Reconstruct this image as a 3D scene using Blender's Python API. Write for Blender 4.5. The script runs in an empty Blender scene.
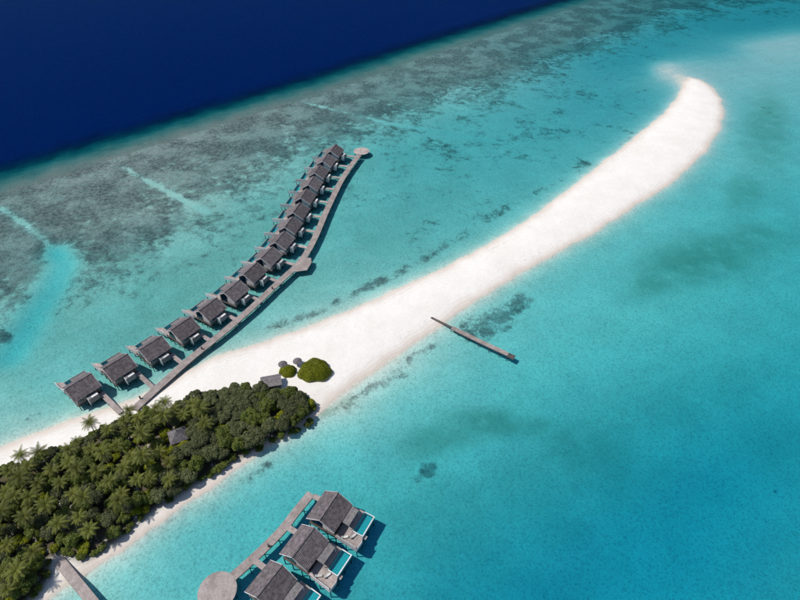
import bpy, math, random
import numpy as np
from mathutils import Vector

random.seed(7); rng = np.random.default_rng(7)
R = math.radians
scene = bpy.context.scene
col = scene.collection

# ------------------------------------------------------------------ camera
cam_d = bpy.data.cameras.new('camera'); cam = bpy.data.objects.new('camera', cam_d); col.objects.link(cam)
cam.location = (0, 0, 160); cam.rotation_euler = (R(90 - 41.186), 0, 0)
cam_d.sensor_width = 36; cam_d.lens = 25.2; cam_d.clip_start = 1; cam_d.clip_end = 40000
scene.camera = cam

# ------------------------------------------------------------------ sky and sun
SUN_EL, SUN_AZ = 57.0, 182.0            # azimuth counter-clockwise from +X: the sun stands in the west
world = bpy.data.worlds.new('World'); scene.world = world; world.use_nodes = True
wn = world.node_tree.nodes; wl = world.node_tree.links
bg = wn['Background']; sky = wn.new('ShaderNodeTexSky'); sky.sky_type = 'NISHITA'; sky.sun_disc = False
sky.sun_elevation = R(SUN_EL); sky.sun_rotation = R(90 - SUN_AZ); sky.air_density = 1.0; sky.dust_density = 0.6; sky.ozone_density = 1.5
wl.new(sky.outputs[0], bg.inputs[0]); bg.inputs[1].default_value = 0.095
sd = bpy.data.lights.new('sun', 'SUN'); sd.energy = 3.75; sd.angle = R(0.53); sd.color = (1.0, 0.96, 0.9)
sun = bpy.data.objects.new('sun', sd); col.objects.link(sun)
to_sun = Vector((math.cos(R(SUN_AZ)) * math.cos(R(SUN_EL)), math.sin(R(SUN_AZ)) * math.cos(R(SUN_EL)), math.sin(R(SUN_EL))))
sun.rotation_euler = to_sun.to_track_quat('Z', 'Y').to_euler(); sun.location = (-300, 100, 400)
vs = scene.view_settings; vs.view_transform = 'Standard'; vs.look = 'None'; vs.exposure = 0.0; vs.gamma = 1.0; vs.use_curve_mapping = False
scene.cycles.transparent_max_bounces = 16; scene.cycles.max_bounces = 8

# ------------------------------------------------------------------ helpers
def new_mat(name):
    m = bpy.data.materials.new(name); m.use_nodes = True
    nt = m.node_tree; nt.nodes.clear()
    out = nt.nodes.new('ShaderNodeOutputMaterial')
    return m, nt, out

class NT:
    def __init__(s, nt): s.nt = nt
    def n(s, kind, **kw):
        nd = s.nt.nodes.new('ShaderNode' + kind)
        for k, v in kw.items():
            if k[0] == '_': nd.inputs[k[1:].replace('_', ' ')].default_value = v
            else: setattr(nd, k, v)
        return nd
    def l(s, a, b): s.nt.links.new(a, b)
    def val(s, inp, v):
        if isinstance(v, (int, float)): inp.default_value = v
        elif isinstance(v, tuple): inp.default_value = v + (1,) if len(v) == 3 else v
        else: s.l(v, inp)
    def math(s, op, a, b=0.0, clamp=False):
        nd = s.n('Math', operation=op, use_clamp=clamp); s.val(nd.inputs[0], a); s.val(nd.inputs[1], b); return nd.outputs[0]
    def mix(s, f, a, b, blend='MIX'):
        nd = s.n('MixRGB', blend_type=blend); s.val(nd.inputs[0], f); s.val(nd.inputs[1], a); s.val(nd.inputs[2], b); return nd.outputs[0]
    def noise(s, vec, scale, detail=3.0, rough=0.5, dist=0.0):
        nd = s.n('TexNoise', _Scale=scale, _Detail=detail, _Roughness=rough, _Distortion=dist)
        if vec is not None: s.l(vec, nd.inputs['Vector'])
        return nd.outputs[0]
    def ramp(s, f, lo, hi, a=0.0, b=1.0):
        nd = s.n('MapRange', interpolation_type='SMOOTHSTEP', _From_Min=lo, _From_Max=hi, _To_Min=a, _To_Max=b); s.val(nd.inputs[0], f); return nd.outputs[0]
    def bump(s, h, strength=0.5, dist=0.1):
        nd = s.n('Bump', _Strength=strength, _Distance=dist); s.l(h, nd.inputs['Height']); return nd.outputs[0]
    def attr(s, name):
        return s.n('Attribute', attribute_name=name)
    def bsdf(s, color, rough=0.7, spec=0.3, normal=None):
        nd = s.n('BsdfPrincipled', _Roughness=rough); nd.inputs['Specular IOR Level'].default_value = spec
        s.val(nd.inputs['Base Color'], color)
        if normal is not None: s.l(normal, nd.inputs['Normal'])
        return nd.outputs[0]

def wood_mat(name, c1, c2, scale=0.6, rough=0.75, lo=0.8, hi=1.18):
    """weathered timber / shingle: two tones, blotches and fine grain, differing a little between objects"""
    m, nt, out = new_mat(name); t = NT(nt)
    tc = t.n('TexCoord'); oi = t.n('ObjectInfo')
    add = t.n('VectorMath', operation='ADD'); t.l(tc.outputs['Object'], add.inputs[0])
    off = t.math('MULTIPLY', oi.outputs['Random'], 37.0); t.l(off, add.inputs[1])
    v = add.outputs[0]
    f = t.ramp(t.noise(v, scale, 4, 0.6), 0.3, 0.7)
    c = t.mix(f, c1, c2)
    fine = t.ramp(t.noise(v, scale * 5, 4, 0.75), 0.28, 0.72, lo, hi)
    c = t.mix(1.0, c, fine, 'MULTIPLY')
    rnd = t.math('ADD', t.math('MULTIPLY', oi.outputs['Random'], 0.36), 0.82)
    c = t.mix(1.0, c, rnd, 'MULTIPLY')
    t.l(t.bsdf(c, rough, 0.25, t.bump(t.noise(v, scale * 9, 3, 0.7), 0.5, 0.06)), out.inputs[0])
    return m

M = {}
M['shingle'] = wood_mat('roof_shingle', (0.10, 0.085, 0.09), (0.20, 0.17, 0.175), 0.9, 0.85, 0.5, 1.45)
M['shingle_pale'] = wood_mat('pale_shingle', (0.17, 0.155, 0.155), (0.27, 0.25, 0.245), 0.9, 0.85, 0.6, 1.35)
M['thatch'] = wood_mat('grey_thatch', (0.10, 0.09, 0.095), (0.19, 0.175, 0.18), 1.2, 0.9, 0.55, 1.4)
M['deck'] = wood_mat('weathered_decking', (0.29, 0.24, 0.22), (0.43, 0.37, 0.345), 0.35, 0.8)
M['beam'] = wood_mat('dark_timber', (0.06, 0.05, 0.045), (0.12, 0.10, 0.09), 0.8, 0.8)
M['wall'] = wood_mat('grey_cladding', (0.17, 0.165, 0.17), (0.25, 0.245, 0.25), 0.7, 0.7)
M['white'] = wood_mat('white_paint', (0.66, 0.64, 0.64), (0.78, 0.76, 0.75), 0.6, 0.6)
M['screen'] = wood_mat('pale_boards', (0.62, 0.57, 0.56), (0.76, 0.72, 0.71), 0.5, 0.7)
M['tile'] = wood_mat('pool_tile', (0.10, 0.42, 0.45), (0.14, 0.50, 0.52), 2.0, 0.4)
M['cushion'] = wood_mat('off_white_cushion', (0.55, 0.53, 0.5), (0.66, 0.64, 0.6), 2.0, 0.9)

m, nt, out = new_mat('dark_glass'); t = NT(nt)
g = t.bsdf((0.015, 0.025, 0.05), 0.06, 0.6); t.l(g, out.inputs[0]); M['glass'] = m
m, nt, out = new_mat('pool_water'); t = NT(nt)
tr = t.n('BsdfTransparent'); tr.inputs[0].default_value = (0.6, 0.93, 0.95, 1); gl = t.n('BsdfGlossy', _Roughness=0.05)
tc = t.n('TexCoord'); t.l(t.bump(t.noise(tc.outputs['Object'], 2.0, 2), 0.2, 0.05), gl.inputs['Normal'])
mx = t.n('MixShader'); mx.inputs[0].default_value = 0.05; t.l(tr.outputs[0], mx.inputs[1]); t.l(gl.outputs[0], mx.inputs[2]); t.l(mx.outputs[0], out.inputs[0]); M['pool_water'] = m

def leaf_mat(name, dark, light, trans=0.25):
    m, nt, out = new_mat(name); t = NT(nt)
    a = t.attr('tint'); oi = t.n('ObjectInfo')
    c = t.mix(a.outputs['Fac'], dark, light)
    r = t.math('ADD', t.math('MULTIPLY', oi.outputs['Random'], 0.5), 0.75)
    c = t.mix(1.0, c, r, 'MULTIPLY')
    b = t.bsdf(c, 0.55, 0.25)
    tl = t.n('BsdfTranslucent'); t.l(c, tl.inputs[0])
    mx = t.n('MixShader'); mx.inputs[0].default_value = trans; t.l(b, mx.inputs[1]); t.l(tl.outputs[0], mx.inputs[2]); t.l(mx.outputs[0], out.inputs[0])
    M[name] = m
leaf_mat('leaf_dull', (0.055, 0.066, 0.025), (0.150, 0.165, 0.068))
leaf_mat('leaf_green', (0.055, 0.078, 0.010), (0.165, 0.200, 0.036))
leaf_mat('leaf_lime', (0.13, 0.15, 0.003), (0.28, 0.30, 0.010))
leaf_mat('leaf_palm', (0.055, 0.075, 0.010), (0.225, 0.235, 0.045))

class MB:
    """collects faces, builds ONE mesh object"""
    def __init__(s): s.v = []; s.f = []
    def box(s, x0, x1, y0, y1, z0, z1):
        b = len(s.v); s.v += [(x, y, z) for z in (z0, z1) for y in (y0, y1) for x in (x0, x1)]
        s.f += [tuple(b + i for i in q) for q in ((0, 2, 3, 1), (4, 5, 7, 6), (0, 1, 5, 4), (1, 3, 7, 5), (3, 2, 6, 7), (2, 0, 4, 6))]; return s
    def hexa(s, p):          # 8 points: bottom ring 4 (ccw), top ring 4
        b = len(s.v); s.v += list(p)
        s.f += [tuple(b + i for i in q) for q in ((3, 2, 1, 0), (4, 5, 6, 7), (0, 1, 5, 4), (1, 2, 6, 5), (2, 3, 7, 6), (3, 0, 4, 7))]; return s
    def prism(s, ring, z0, z1):
        b = len(s.v); n = len(ring)
        s.v += [(x, y, z0) for x, y in ring] + [(x, y, z1) for x, y in ring]
        s.f.append(tuple(b + n - 1 - i for i in range(n))); s.f.append(tuple(b + n + i for i in range(n)))
        for i in range(n): j = (i + 1) % n; s.f.append((b + i, b + j, b + n + j, b + n + i))
        return s
    def lathe(s, prof, n=12, cx=0, cy=0):    # prof: list of (r, z) from bottom to top
        b = len(s.v)
        for r, z in prof:
            for k in range(n): a = 2 * math.pi * k / n; s.v.append((cx + r * math.cos(a), cy + r * math.sin(a), z))
        for i in range(len(prof) - 1):
            for k in range(n):
                k2 = (k + 1) % n; s.f.append((b + i * n + k, b + i * n + k2, b + (i + 1) * n + k2, b + (i + 1) * n + k))
        s.f.append(tuple(b + n - 1 - k for k in range(n))); e = b + (len(prof) - 1) * n; s.f.append(tuple(e + k for k in range(n)))
        return s
    def mesh(s, name, mat, mirror=1):
        me = bpy.data.meshes.new(name)
        v = s.v if mirror > 0 else [(x, -y, z) for x, y, z in s.v]
        f = s.f if mirror > 0 else [tuple(reversed(q)) for q in s.f]
        me.from_pydata(v, [], f); me.materials.append(M[mat]); me.update(); return me

def link(name, me, parent=None, loc=(0, 0, 0), rz=0.0):
    o = bpy.data.objects.new(name, me); col.objects.link(o); o.location = loc; o.rotation_euler = (0, 0, rz)
    if parent is not None: o.parent = parent
    return o
def thing(name, label, cat, loc, rz=0.0, group=None):
    o = link(name, None, None, loc, rz); o['label'] = label; o['category'] = cat
    o.empty_display_size = 0.5
    if group: o['group'] = group
    return o
def tag(o, label, cat, group=None):
    o['label'] = label; o['category'] = cat
    if group: o['group'] = group
    return o

# ------------------------------------------------------------------ the lie of the land (metres; camera foot at the origin, +Y inland north)
SHORE = [(-143.0,101.9), (-132.9,107.2), (-120.4,116.0), (-106.1,123.2), (-95.5,128.1), (-87.0,135.6), (-78.1,143.5), (-66.7,151.9), (-52.0,157.9), (-37.0,166.0), (-21.2,175.8), (-10.8,182.9), (0.0,191.0), (11.4,198.8), (23.4,207.7), (36.1,217.9), (49.7,229.6), (64.5,244.0), (80.9,261.5), (99.2,281.9), (119.8,305.6), (142.4,330.8), (166.3,359.1), (184.6,380.4), (202.3,405.5), (216.4,429.1), (222.0,441.6), (230.1,450.3), (236.2,445.9), (238.6,429.1), (235.4,407.4), (226.6,382.1), (212.6,355.9), (191.9,326.7), (173.7,305.6), (153.9,284.1), (130.2,263.6), (101.7,238.5), (77.3,219.5), (55.1,201.7), (34.9,184.8), (23.2,174.5), (14.4,165.4), (0.0,151.9), (-9.5,143.0), (-18.5,134.7), (-23.5,129.5), (-27.7,124.5), (-32.9,117.7), (-39.0,112.3), (-46.4,106.4), (-53.2,99.7), (-59.7,93.7), (-65.9,88.0), (-71.8,82.5), (-76.1,77.9), (-80.6,74.1), (-84.8,70.4), (-87.7,67.1), (-92.7,62.8), (-96.3,59.0), (-99.9,50.6), (-108.7,39.8), (-128.5,33.8), (-193.3,39.8), (-245.5,82.8)]
DROP = [(-324.1,225.4), (-282.7,264.6), (-240.9,308.2), (-196.9,348.3), (-144.1,396.3), (-79.9,454.7), (0.0,536.1), (81.0,613.3), (182.9,710.5), (315.0,836.5), (485.9,990.0), (708.7,1178.3)]
DEPTH = [(-123,164,1.7), (-138,138,1.7), (-111,190,1.6), (-130,115,1.1), (-65,183,1.6), (-43,183,1.4), (-35,237,1.8), (0,266,1.9), (0,325,1.9), (46,288,2), (34,370,1.7), (106,354,2), (147,406,2), (170,493,1.9), (231,548,1.9), (304,613,1.9), (425,671,1.8), (215,468,0.45), (215,453,0.5), (228,483,0.5), (239,473,0.7), (255,483,0.9), (262,468,0.85), (273,457,0.85), (311,530,0.6), (334,542,0.55), (372,560,0.5), (350,519,0.65), (309,498,0.7), (288,522,1.6), (324,579,1.9), (358,589,1.8), (403,610,1.8), (313,457,0.95), (266,425,1), (202,488,2), (200,464,2), (222,508,2), (186,415,1.9), (146,354,1.9), (248,387,1.3), (251,339,1.6), (207,312,1.5), (164,266,2), (127,237,2), (207,266,2.2), (180,212,2.6), (139,204,2.5), (92,204,2.2), (69,183,2.3), (100,170,2.6), (131,164,3), (159,164,3.2), (38,142,2.6), (60,138,3), (90,128,3.8), (115,128,4.2), (141,128,4.3), (0,128,2.2), (-7,137,1.1), (-17,128,0.9), (4,147,1.2), (-21,125,0.8), (10,115,2.8), (34,111,3.4), (58,100,4.3), (83,96,5.4), (105,96,6), (120,89,5.2), (71,80,6.2), (86,74,6.3), (108,65,5), (45,71,5.8), (24,83,4.4), (6,96,3.3), (-7,107,2.8), (-24,111,2.4), (-14,71,3.6), (14,63,5.4), (-32,100,2.8), (-40,89,3), (-59,80,2.9), (-71,71,2.4), (-45,68,2.8), (0,65,4.2), (-75,60,2), (38,60,6.6), (-164,266,0.6), (-121,312,0.6), (-67,362,0.6), (0,425,0.8), (83,480,0.7), (193,579,0.9), (273,671,1), (-221,271,0.6), (-178,251,0.6), (-150,232,0.7), (-131,251,0.6), (-121,220,1.2), (-110,271,0.7), (-89,299,0.7), (-82,266,1.3), (-99,228,1.3), (-149,176,1.4), (-198,228,0.7), (-172,197,0.9), (-72,398,0.6), (-35,387,0.7), (-50,325,1.2), (0,455,0.7), (38,425,0.9), (91,536,0.8), (147,542,0.9), (-142,282,0.6)]
REEF = [(-224,276,0.95), (-203,291,0.95), (-181,309,0.95), (-157,328,0.95), (-132,350,0.95), (-104,374,0.95), (-73,400,0.95), (-38,425,0.95), (0,457,0.95), (34,485,0.95), (71,519,0.95), (160,606,0.95), (-215,261,0.9), (-184,251,0.78), (-164,266,0.78), (-142,282,0.78), (-120,306,0.8), (-94,325,0.78), (-67,362,0.82), (-35,387,0.85), (0,415,0.85), (40,450,0.95), (84,488,0.95), (139,548,0.95), (201,606,0.95), (275,680,0.95), (-155,232,0.9), (-130,232,0.7), (-109,266,0.7), (-83,299,0.65), (-50,325,0.45), (-13,362,0.55), (29,396,0.5), (76,425,0.5), (133,480,0.5), (203,548,0.5), (290,632,0.5), (-179,220,0.8), (-168,190,0.65), (-122,197,0.5), (-104,212,0.45), (-86,237,0.55), (-100,232,0.4), (-106,176,0.2), (-123,164,0.15), (-133,128,0.25), (-125,142,0.12), (-68,197,0.3), (-79,204,0.38), (-73,246,0.45), (-63,288,0.42), (-12,299,0.38), (11,266,0.35), (0,228,0.3), (38,266,0.42), (69,288,0.35), (63,325,0.4), (110,370,0.42), (129,339,0.35), (182,425,0.4), (217,506,0.42), (324,613,0.4), (404,632,0.38), (85,312,0.38), (-31,190,0.3), (-23,204,0.22), (-41,164,0.1), (118,299,0.2), (249,478,0), (310,519,0), (215,468,0), (299,446,0.1), (239,354,0.2), (201,299,0.2), (164,266,0.1), (124,228,0.05), (90,197,0.05), (136,197,0.2), (180,212,0.15), (98,164,0.1), (65,164,0.1), (36,128,0.12), (53,107,0.2), (7,128,0.1), (-17,115,0.08), (10,100,0.15), (83,96,0.15), (132,119,0.12), (68,71,0.12), (28,71,0.18), (106,68,0.15), (-14,71,0.15), (-45,83,0.08), (-71,71,0.1), (-81,60,0.1)]
# how much thin algae films the lagoon floor
FILM = [(-174,183,1), (-130,183,1), (-101,237,1), (-51,237,0.9), (0,288,0.7), (34,370,0.5), (75,325,0.45), (126,446,0.2), (195,519,0.1), (304,613,0.1), (415,651,0.1), (125,325,0.25), (41,246,0.6), (0,212,0.7), (-42,170,0.5), (-114,142,0.8), (-130,115,0.4), (-82,164,0.9), (-33,354,0.7), (41,468,0.5), (145,579,0.3), (176,406,0.15), (179,354,0.1), (289,493,0.1), (164,266,0.1), (184,220,0.2), (69,183,0.05), (39,153,0.05), (0,119,0.1), (70,119,0.3), (33,107,0.35), (92,89,0), (45,68,0.1), (0,71,0.15), (-44,77,0), (-70,68,0), (126,107,0.2), (105,65,0.2), (-32,96,0)]
FAR_HAZE = [(37,406,0.3), (85,387,0.6), (131,468,0.9), (195,519,1), (304,613,1), (415,651,1), (137,370,0.7), (182,425,0.8), (238,493,0.8), (289,493,0.9), (332,493,0.8), (269,387,0.6), (207,312,0.4), (159,255,0.2), (192,237,0.2), (115,288,0.3), (57,288,0.3), (0,299,0.2), (0,446,0.3), (89,519,0.6), (-63,325,0.1), (-109,266,0), (-130,183,0), (-43,183,0), (48,220,0.1), (87,183,0), (155,164,0), (36,128,0), (92,89,0), (-31,89,0), (-108,128,0)]  # how strongly painted haze greys the lagoon floor
# dark coral or rubble patches: x, y, half axes, angle, strength
PATCH = [(41,173,20.8,10.3,-2.34,0.74), (50,181,12.9,7.5,-2.20,0.74), (29,171,10.4,4.6,-2.37,0.6), (9,102,4.2,3.9,1.27,0.8), (5,98,4.6,2.8,-2.71,0.5), (121,95,1.9,1.2,0.55,0.6), (79,62,1.7,1.0,0.23,0.5), (-162,162,6.7,3.8,2.42,0.9), (-140,202,3.9,1.8,2.69,0.6), (-129,120,6.5,4.7,-2.52,0.45), (-133,116,4.7,3.0,-2.75,0.35), (-19,129,6.1,2.7,-2.45,0.5), (-166,302,2.8,1.6,2.14,0.2), (74,321,16.3,10.7,2.51,0.56), (145,338,15.7,4.4,-2.16,0.5), (16,248,12.5,6.8,0.02,0.5), (-26,210,14.5,7.4,-2.48,0.46), (-21,133,2.0,1.3,-2.30,0.7), (-16,138,1.6,0.9,-2.37,0.7), (-24,128,1.9,1.3,-2.32,0.7), (-13,145,1.7,0.9,-2.35,0.6), (264,391,21.1,8.8,-2.03,0.4), (210,299,11.4,5.2,0.99,0.35), (224,304,13.0,5.0,-2.35,0.25), (194,274,5.6,3.5,0.65,0.3), (173,273,2.7,1.8,0.65,0.4), (93,215,2.0,1.5,0.41,0.3), (-113,210,13.4,7.6,-2.88,0.2), (-130,357,3.7,2.8,-0.61,0.2), (-21,126,5.9,1.8,-2.58,0.5), (-58,93,7.6,1.5,-2.50,0.25), (-43,103,8.3,1.6,-2.50,0.3)]
# broken strips of rubble and weed lying off the beaches: line, half width, strength
STRIPS = [([(-53.5,166.0), (-45.8,169.6), (-37.3,175.8), (-24.1,185.5), (-6.8,198.8), (11.9,213.9), (30.9,231.4), (41.0,241.2)], 5.0, .56), ([(19.4,220.4), (35.6,238.5), (53.4,257.5), (72.2,273.1), (91.9,287.6), (112.4,312.0)], 7.0, .55),
          ([(-18.1,129.5), (-10.3,134.7), (-5.6,137.5), (0.8,140.5)], 3.4, .72), ([(-1.9,146.6), (4.7,151.3), (12.7,156.3)], 3.4, .70), ([(-19.8,127.2), (-9.3,137.5), (1.9,147.6), (11.9,155.7)], 8.0, .55), ([(-70.1,86.6), (-59.6,93.3), (-48.3,99.7), (-38.3,108.0)], 3.5, .53)]
# sea-grass meadows, soft
GRASS = [(-26,123,4.2,1.8,-2.69,0.5), (-20,127,5.2,2.2,-2.56,0.35), (35,120,20.7,6.2,3.09,0.7), (14,114,15.8,7.3,-2.80,0.6), (64,111,19.2,13.0,0.24,0.5), (68,100,13.2,10.0,0.69,0.35), (143,214,37.6,16.2,-2.68,0.7), (118,199,20.8,8.0,-2.57,0.62), (171,228,30.8,14.1,-2.65,0.55), (248,362,68.1,13.2,1.09,0.5), (193,276,23.4,9.9,1.03,0.5), (50,93,40.6,15.7,-2.92,0.25), (15,83,27.0,16.9,0.04,0.3), (22,63,24.6,10.9,0.03,0.25), (101,128,41.0,12.0,-2.72,0.22), (130,115,24.3,14.9,0.51,0.2), (-19,60,18.8,11.0,-2.86,0.15), (9,493,66.5,14.6,-2.04,0.1), (-29,164,27.3,3.4,-2.47,0.2), (-108,183,35.8,20.4,-0.18,0.12)]
# pale sand channels cut through the reef
CHANNELS = [([(-166.0,304.4), (-143.3,286.4), (-122.3,269.8), (-102.3,254.5)], 2.4, 0.3), ([(-69.2,401.8), (-42.5,387.3), (-6.8,367.1), (26.6,354.4), (61.4,340.9)], 2.2, 0.3),
            ([(-212.6,257.5), (-197.0,245.9), (-178.2,230.5), (-163.8,216.3)], 3.2, 0.6), ([(-166.7,219.5), (-159.0,210.0), (-155.8,193.1), (-155.4,177.7), (-154.0,163.1), (-153.8,151.9)], 7.5, 2.4)]
FOREST = [(-146.0,96.1), (-128.9,99.7), (-120.5,102.3), (-112.3,107.2), (-104.9,111.9), (-98.3,117.7), (-90.6,119.3), (-83.0,122.8), (-75.4,127.2), (-67.1,130.0), (-58.5,132.3), (-49.3,131.8), (-40.1,131.4), (-34.4,129.5), (-30.7,125.9), (-28.6,122.4), (-31.1,116.8), (-37.0,112.7), (-43.3,109.5), (-49.0,104.9), (-55.7,100.8), (-62.0,95.4), (-67.6,90.6), (-73.4,85.7), (-77.5,80.9), (-82.1,75.2), (-85.8,71.5), (-89.7,69.8), (-94.1,70.9), (-96.6,71.5), (-98.3,70.1), (-95.5,66.0), (-97.3,62.3), (-99.4,58.7), (-106.3,48.3), (-129.1,48.3)]

def seg_dist(P, poly, closed):
    """distance to a polyline; for closed ones also inside test; for open ones the side (left +)"""
    A = np.array(poly); B = np.roll(A, -1, 0) if closed else A[1:]
    A = A if closed else A[:-1]
    best = np.full(len(P), 1e18); side = np.zeros(len(P)); inside = np.zeros(len(P), bool)
    for a, b in zip(A, B):
        d = b - a; L2 = d @ d
        t = np.clip(((P - a) @ d) / L2, 0, 1)
        q = P - (a + t[:, None] * d); d2 = (q * q).sum(1)
        c = d[0] * (P[:, 1] - a[1]) - d[1] * (P[:, 0] - a[0])
        up = d2 < best; best = np.where(up, d2, best); side = np.where(up, np.sign(c), side)
        if closed:
            cr = ((a[1] > P[:, 1]) != (b[1] > P[:, 1]))
            with np.errstate(divide='ignore', invalid='ignore'):
                xi = a[0] + (P[:, 1] - a[1]) / (b[1] - a[1] if b[1] != a[1] else 1e-9) * d[0]
            inside ^= cr & (P[:, 0] < xi)
    dist = np.sqrt(best)
    return np.where(inside, dist, -dist) if closed else dist * side

SHOAL = [(218,468,23.7,11.1,1.27,0.5), (221,450,18.1,6.8,1.27,0.6)]
def warp(P):
    r = np.maximum(P[:, 1] + 115.0, 30.0)
    return np.stack([P[:, 0] / r * 2.2, 2.6 * np.log(r / 300.0)], 1)
class RBF:
    """smooth surface through scattered soundings"""
    def __init__(s, pts):
        a = np.array(pts, float); s.c = warp(a[:, :2]); n = len(a)
        d = np.linalg.norm(s.c[:, None] - s.c[None], axis=2)
        A = np.zeros((n + 1, n + 1)); A[:n, :n] = d + np.eye(n) * -0.04; A[:n, n] = 1; A[n, :n] = 1
        s.w = np.linalg.solve(A, np.append(a[:, 2], 0)); s.lo, s.hi = a[:, 2].min(), a[:, 2].max()
    def __call__(s, P):
        q = warp(P); o = np.full(len(P), s.w[-1])
        for c, w in zip(s.c, s.w[:-1]): o += w * np.hypot(q[:, 0] - c[0], q[:, 1] - c[1])
        return np.clip(o, s.lo, s.hi)
rbf_depth, rbf_reef, rbf_film, rbf_haze = RBF(DEPTH), RBF(REEF), RBF(FILM), RBF(FAR_HAZE)

_ph = rng.uniform(0, 6.28, (40, 3))
def rough(P, wl, k=0):
    o = np.zeros(len(P))
    for i in range(6):
        a, p, _ = _ph[(k * 6 + i) % 40]; f = 6.283 / wl * (0.7 + 0.25 * i)
        o += np.sin(f * (P[:, 0] * math.cos(a * 1.7 + i) + P[:, 1] * math.sin(a * 1.7 + i)) + p * 3)
    return o / 6
def blobs(P, E):
    o = np.zeros(len(P))
    for x, y, a, b, an, s in E:
        dx, dy = P[:, 0] - x, P[:, 1] - y; c, sn = math.cos(an), math.sin(an)
        q = ((dx * c + dy * sn) / max(a, 1.2)) ** 2 + ((-dx * sn + dy * c) / max(b, 1.2)) ** 2
        o = np.maximum(o, s * np.exp(-0.9 * q ** 1.5))
    return o
def smooth(x, a, b):
    t = np.clip((x - a) / (b - a), 0, 1); return t * t * (3 - 2 * t)

def height(P):
    P = np.asarray(P, float)
    sh = seg_dist(P, SHORE, True) + 0.9 * rough(P, 22, 0) + 0.45 * rough(P, 7, 1)
    D = rbf_depth(P); s = seg_dist(P, DROP, False)
    D = D * (1 - np.exp(np.minimum(sh, 0) / 5.5)) * (1 - blobs(P, SHOAL))
    for pl, w, st in CHANNELS:
        D = D + 0.5 * st * np.exp(-(seg_dist(P, pl, False) / w) ** 2) * (sh < 0)
    D = D + np.interp(s + 3.0 * rough(P, 34, 4) + 2.0 * rough(P, 13, 0), [-40, -31, -20, -9, 3, 60, 140], [0, .3, 1.3, 3.2, 6, 21, 60])
    z_in = 1.35 * (1 - np.exp(-np.maximum(sh, 0) / 7.0)) + 0.06 * rough(P, 9, 2) * smooth(sh, 2, 8)
    z = np.where(sh > 0, z_in + 0.0, -np.maximum(D, 0.0))
    z = z + np.where(sh < -3, 0.10 * rough(P, 11, 3) * (1 - smooth(s, -20, 20)), 0)
    return z, sh, s
def ground_z(x, y): return float(height([[x, y]])[0][0])

# ------------------------------------------------------------------ seabed and beach
yr = [-600, -300, -120, -60, -20, 0]
y = 14.0
while y < 760: yr.append(y); y += 0.0049 * (y + 60)
while y < 9000: yr.append(y); y *= 1.09
yr = np.array(yr)
tc = np.linspace(-1, 1, 540); outer = np.array([1.08, 1.2, 1.4, 1.8, 2.6, 4.5, 9])
tc = np.concatenate([-outer[::-1], tc, outer])
wd = 110 + 0.8 * np.clip(yr, 0, 1e9)
X = tc[None, :] * wd[:, None]; Y = np.repeat(yr[:, None], len(tc), 1)
P = np.stack([X.ravel(), Y.ravel()], 1)
z, sh, s = height(P)
reef = rbf_reef(P) * (1 - smooth(s, 0, 40))
patch = blobs(P, PATCH); reef = np.maximum(reef, patch)
for pl, w, st in STRIPS: reef = np.maximum(reef, st * np.exp(-(seg_dist(P, pl, False) / w) ** 2) * (0.92 + 0.2 * rough(P, 16, 1) + 0.12 * rough(P, 6, 4)))
for pl, w, st in CHANNELS: reef *= 1 - (0.9 if w > 5 else 0.45) * np.exp(-(seg_dist(P, pl, False) / (w * 0.9)) ** 2)
reef *= smooth(-sh, 1.0, 5)
reef = np.maximum(reef, patch * smooth(-sh, -0.5, 2.0))
crest = smooth(s + 2.0 * rough(P, 18, 5), -42, -38)                # paler rubble along the reef crest
grass = blobs(P, GRASS)
litter = np.where(sh > 0, smooth(seg_dist(P, FOREST, True), -1.5, 2.5), rbf_film(P))    # leaf litter ashore, algae film under water
for pl, w, st in CHANNELS: litter *= np.where(sh > 0, 1.0, 1 - (0.85 if w > 5 else 0.35) * np.exp(-(seg_dist(P, pl, False) / w) ** 2))
far_haze = rbf_haze(P)
nr, nc = X.shape
idx = np.arange(nr * nc).reshape(nr, nc)
quads = np.stack([idx[:-1, :-1], idx[:-1, 1:], idx[1:, 1:], idx[1:, :-1]], -1).reshape(-1, 4)
V = np.stack([P[:, 0], P[:, 1], z], 1)
dry = z[quads].mean(1) > -0.12

def sheet(name, q, mat):
    used = np.unique(q); remap = np.full(len(V), -1); remap[used] = np.arange(len(used))
    me = bpy.data.meshes.new(name); me.vertices.add(len(used)); me.vertices.foreach_set('co', V[used].ravel().astype('f'))
    me.loops.add(q.size); me.loops.foreach_set('vertex_index', remap[q].ravel().astype('i'))
    me.polygons.add(len(q)); me.polygons.foreach_set('loop_start', np.arange(0, q.size, 4).astype('i'))
    me.polygons.foreach_set('use_smooth', np.ones(len(q), bool))
    me.update(calc_edges=True)
    ca = me.color_attributes.new('cover', 'FLOAT_COLOR', 'POINT')
    ca.data.foreach_set('color', np.stack([reef, grass, litter, crest], 1)[used].ravel().astype('f'))
    at = me.attributes.new('far_haze', 'FLOAT', 'POINT'); at.data.foreach_set('value', far_haze[used].astype('f'))
    me.materials.append(mat); o = link(name, me); o['kind'] = 'structure'; return o

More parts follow.
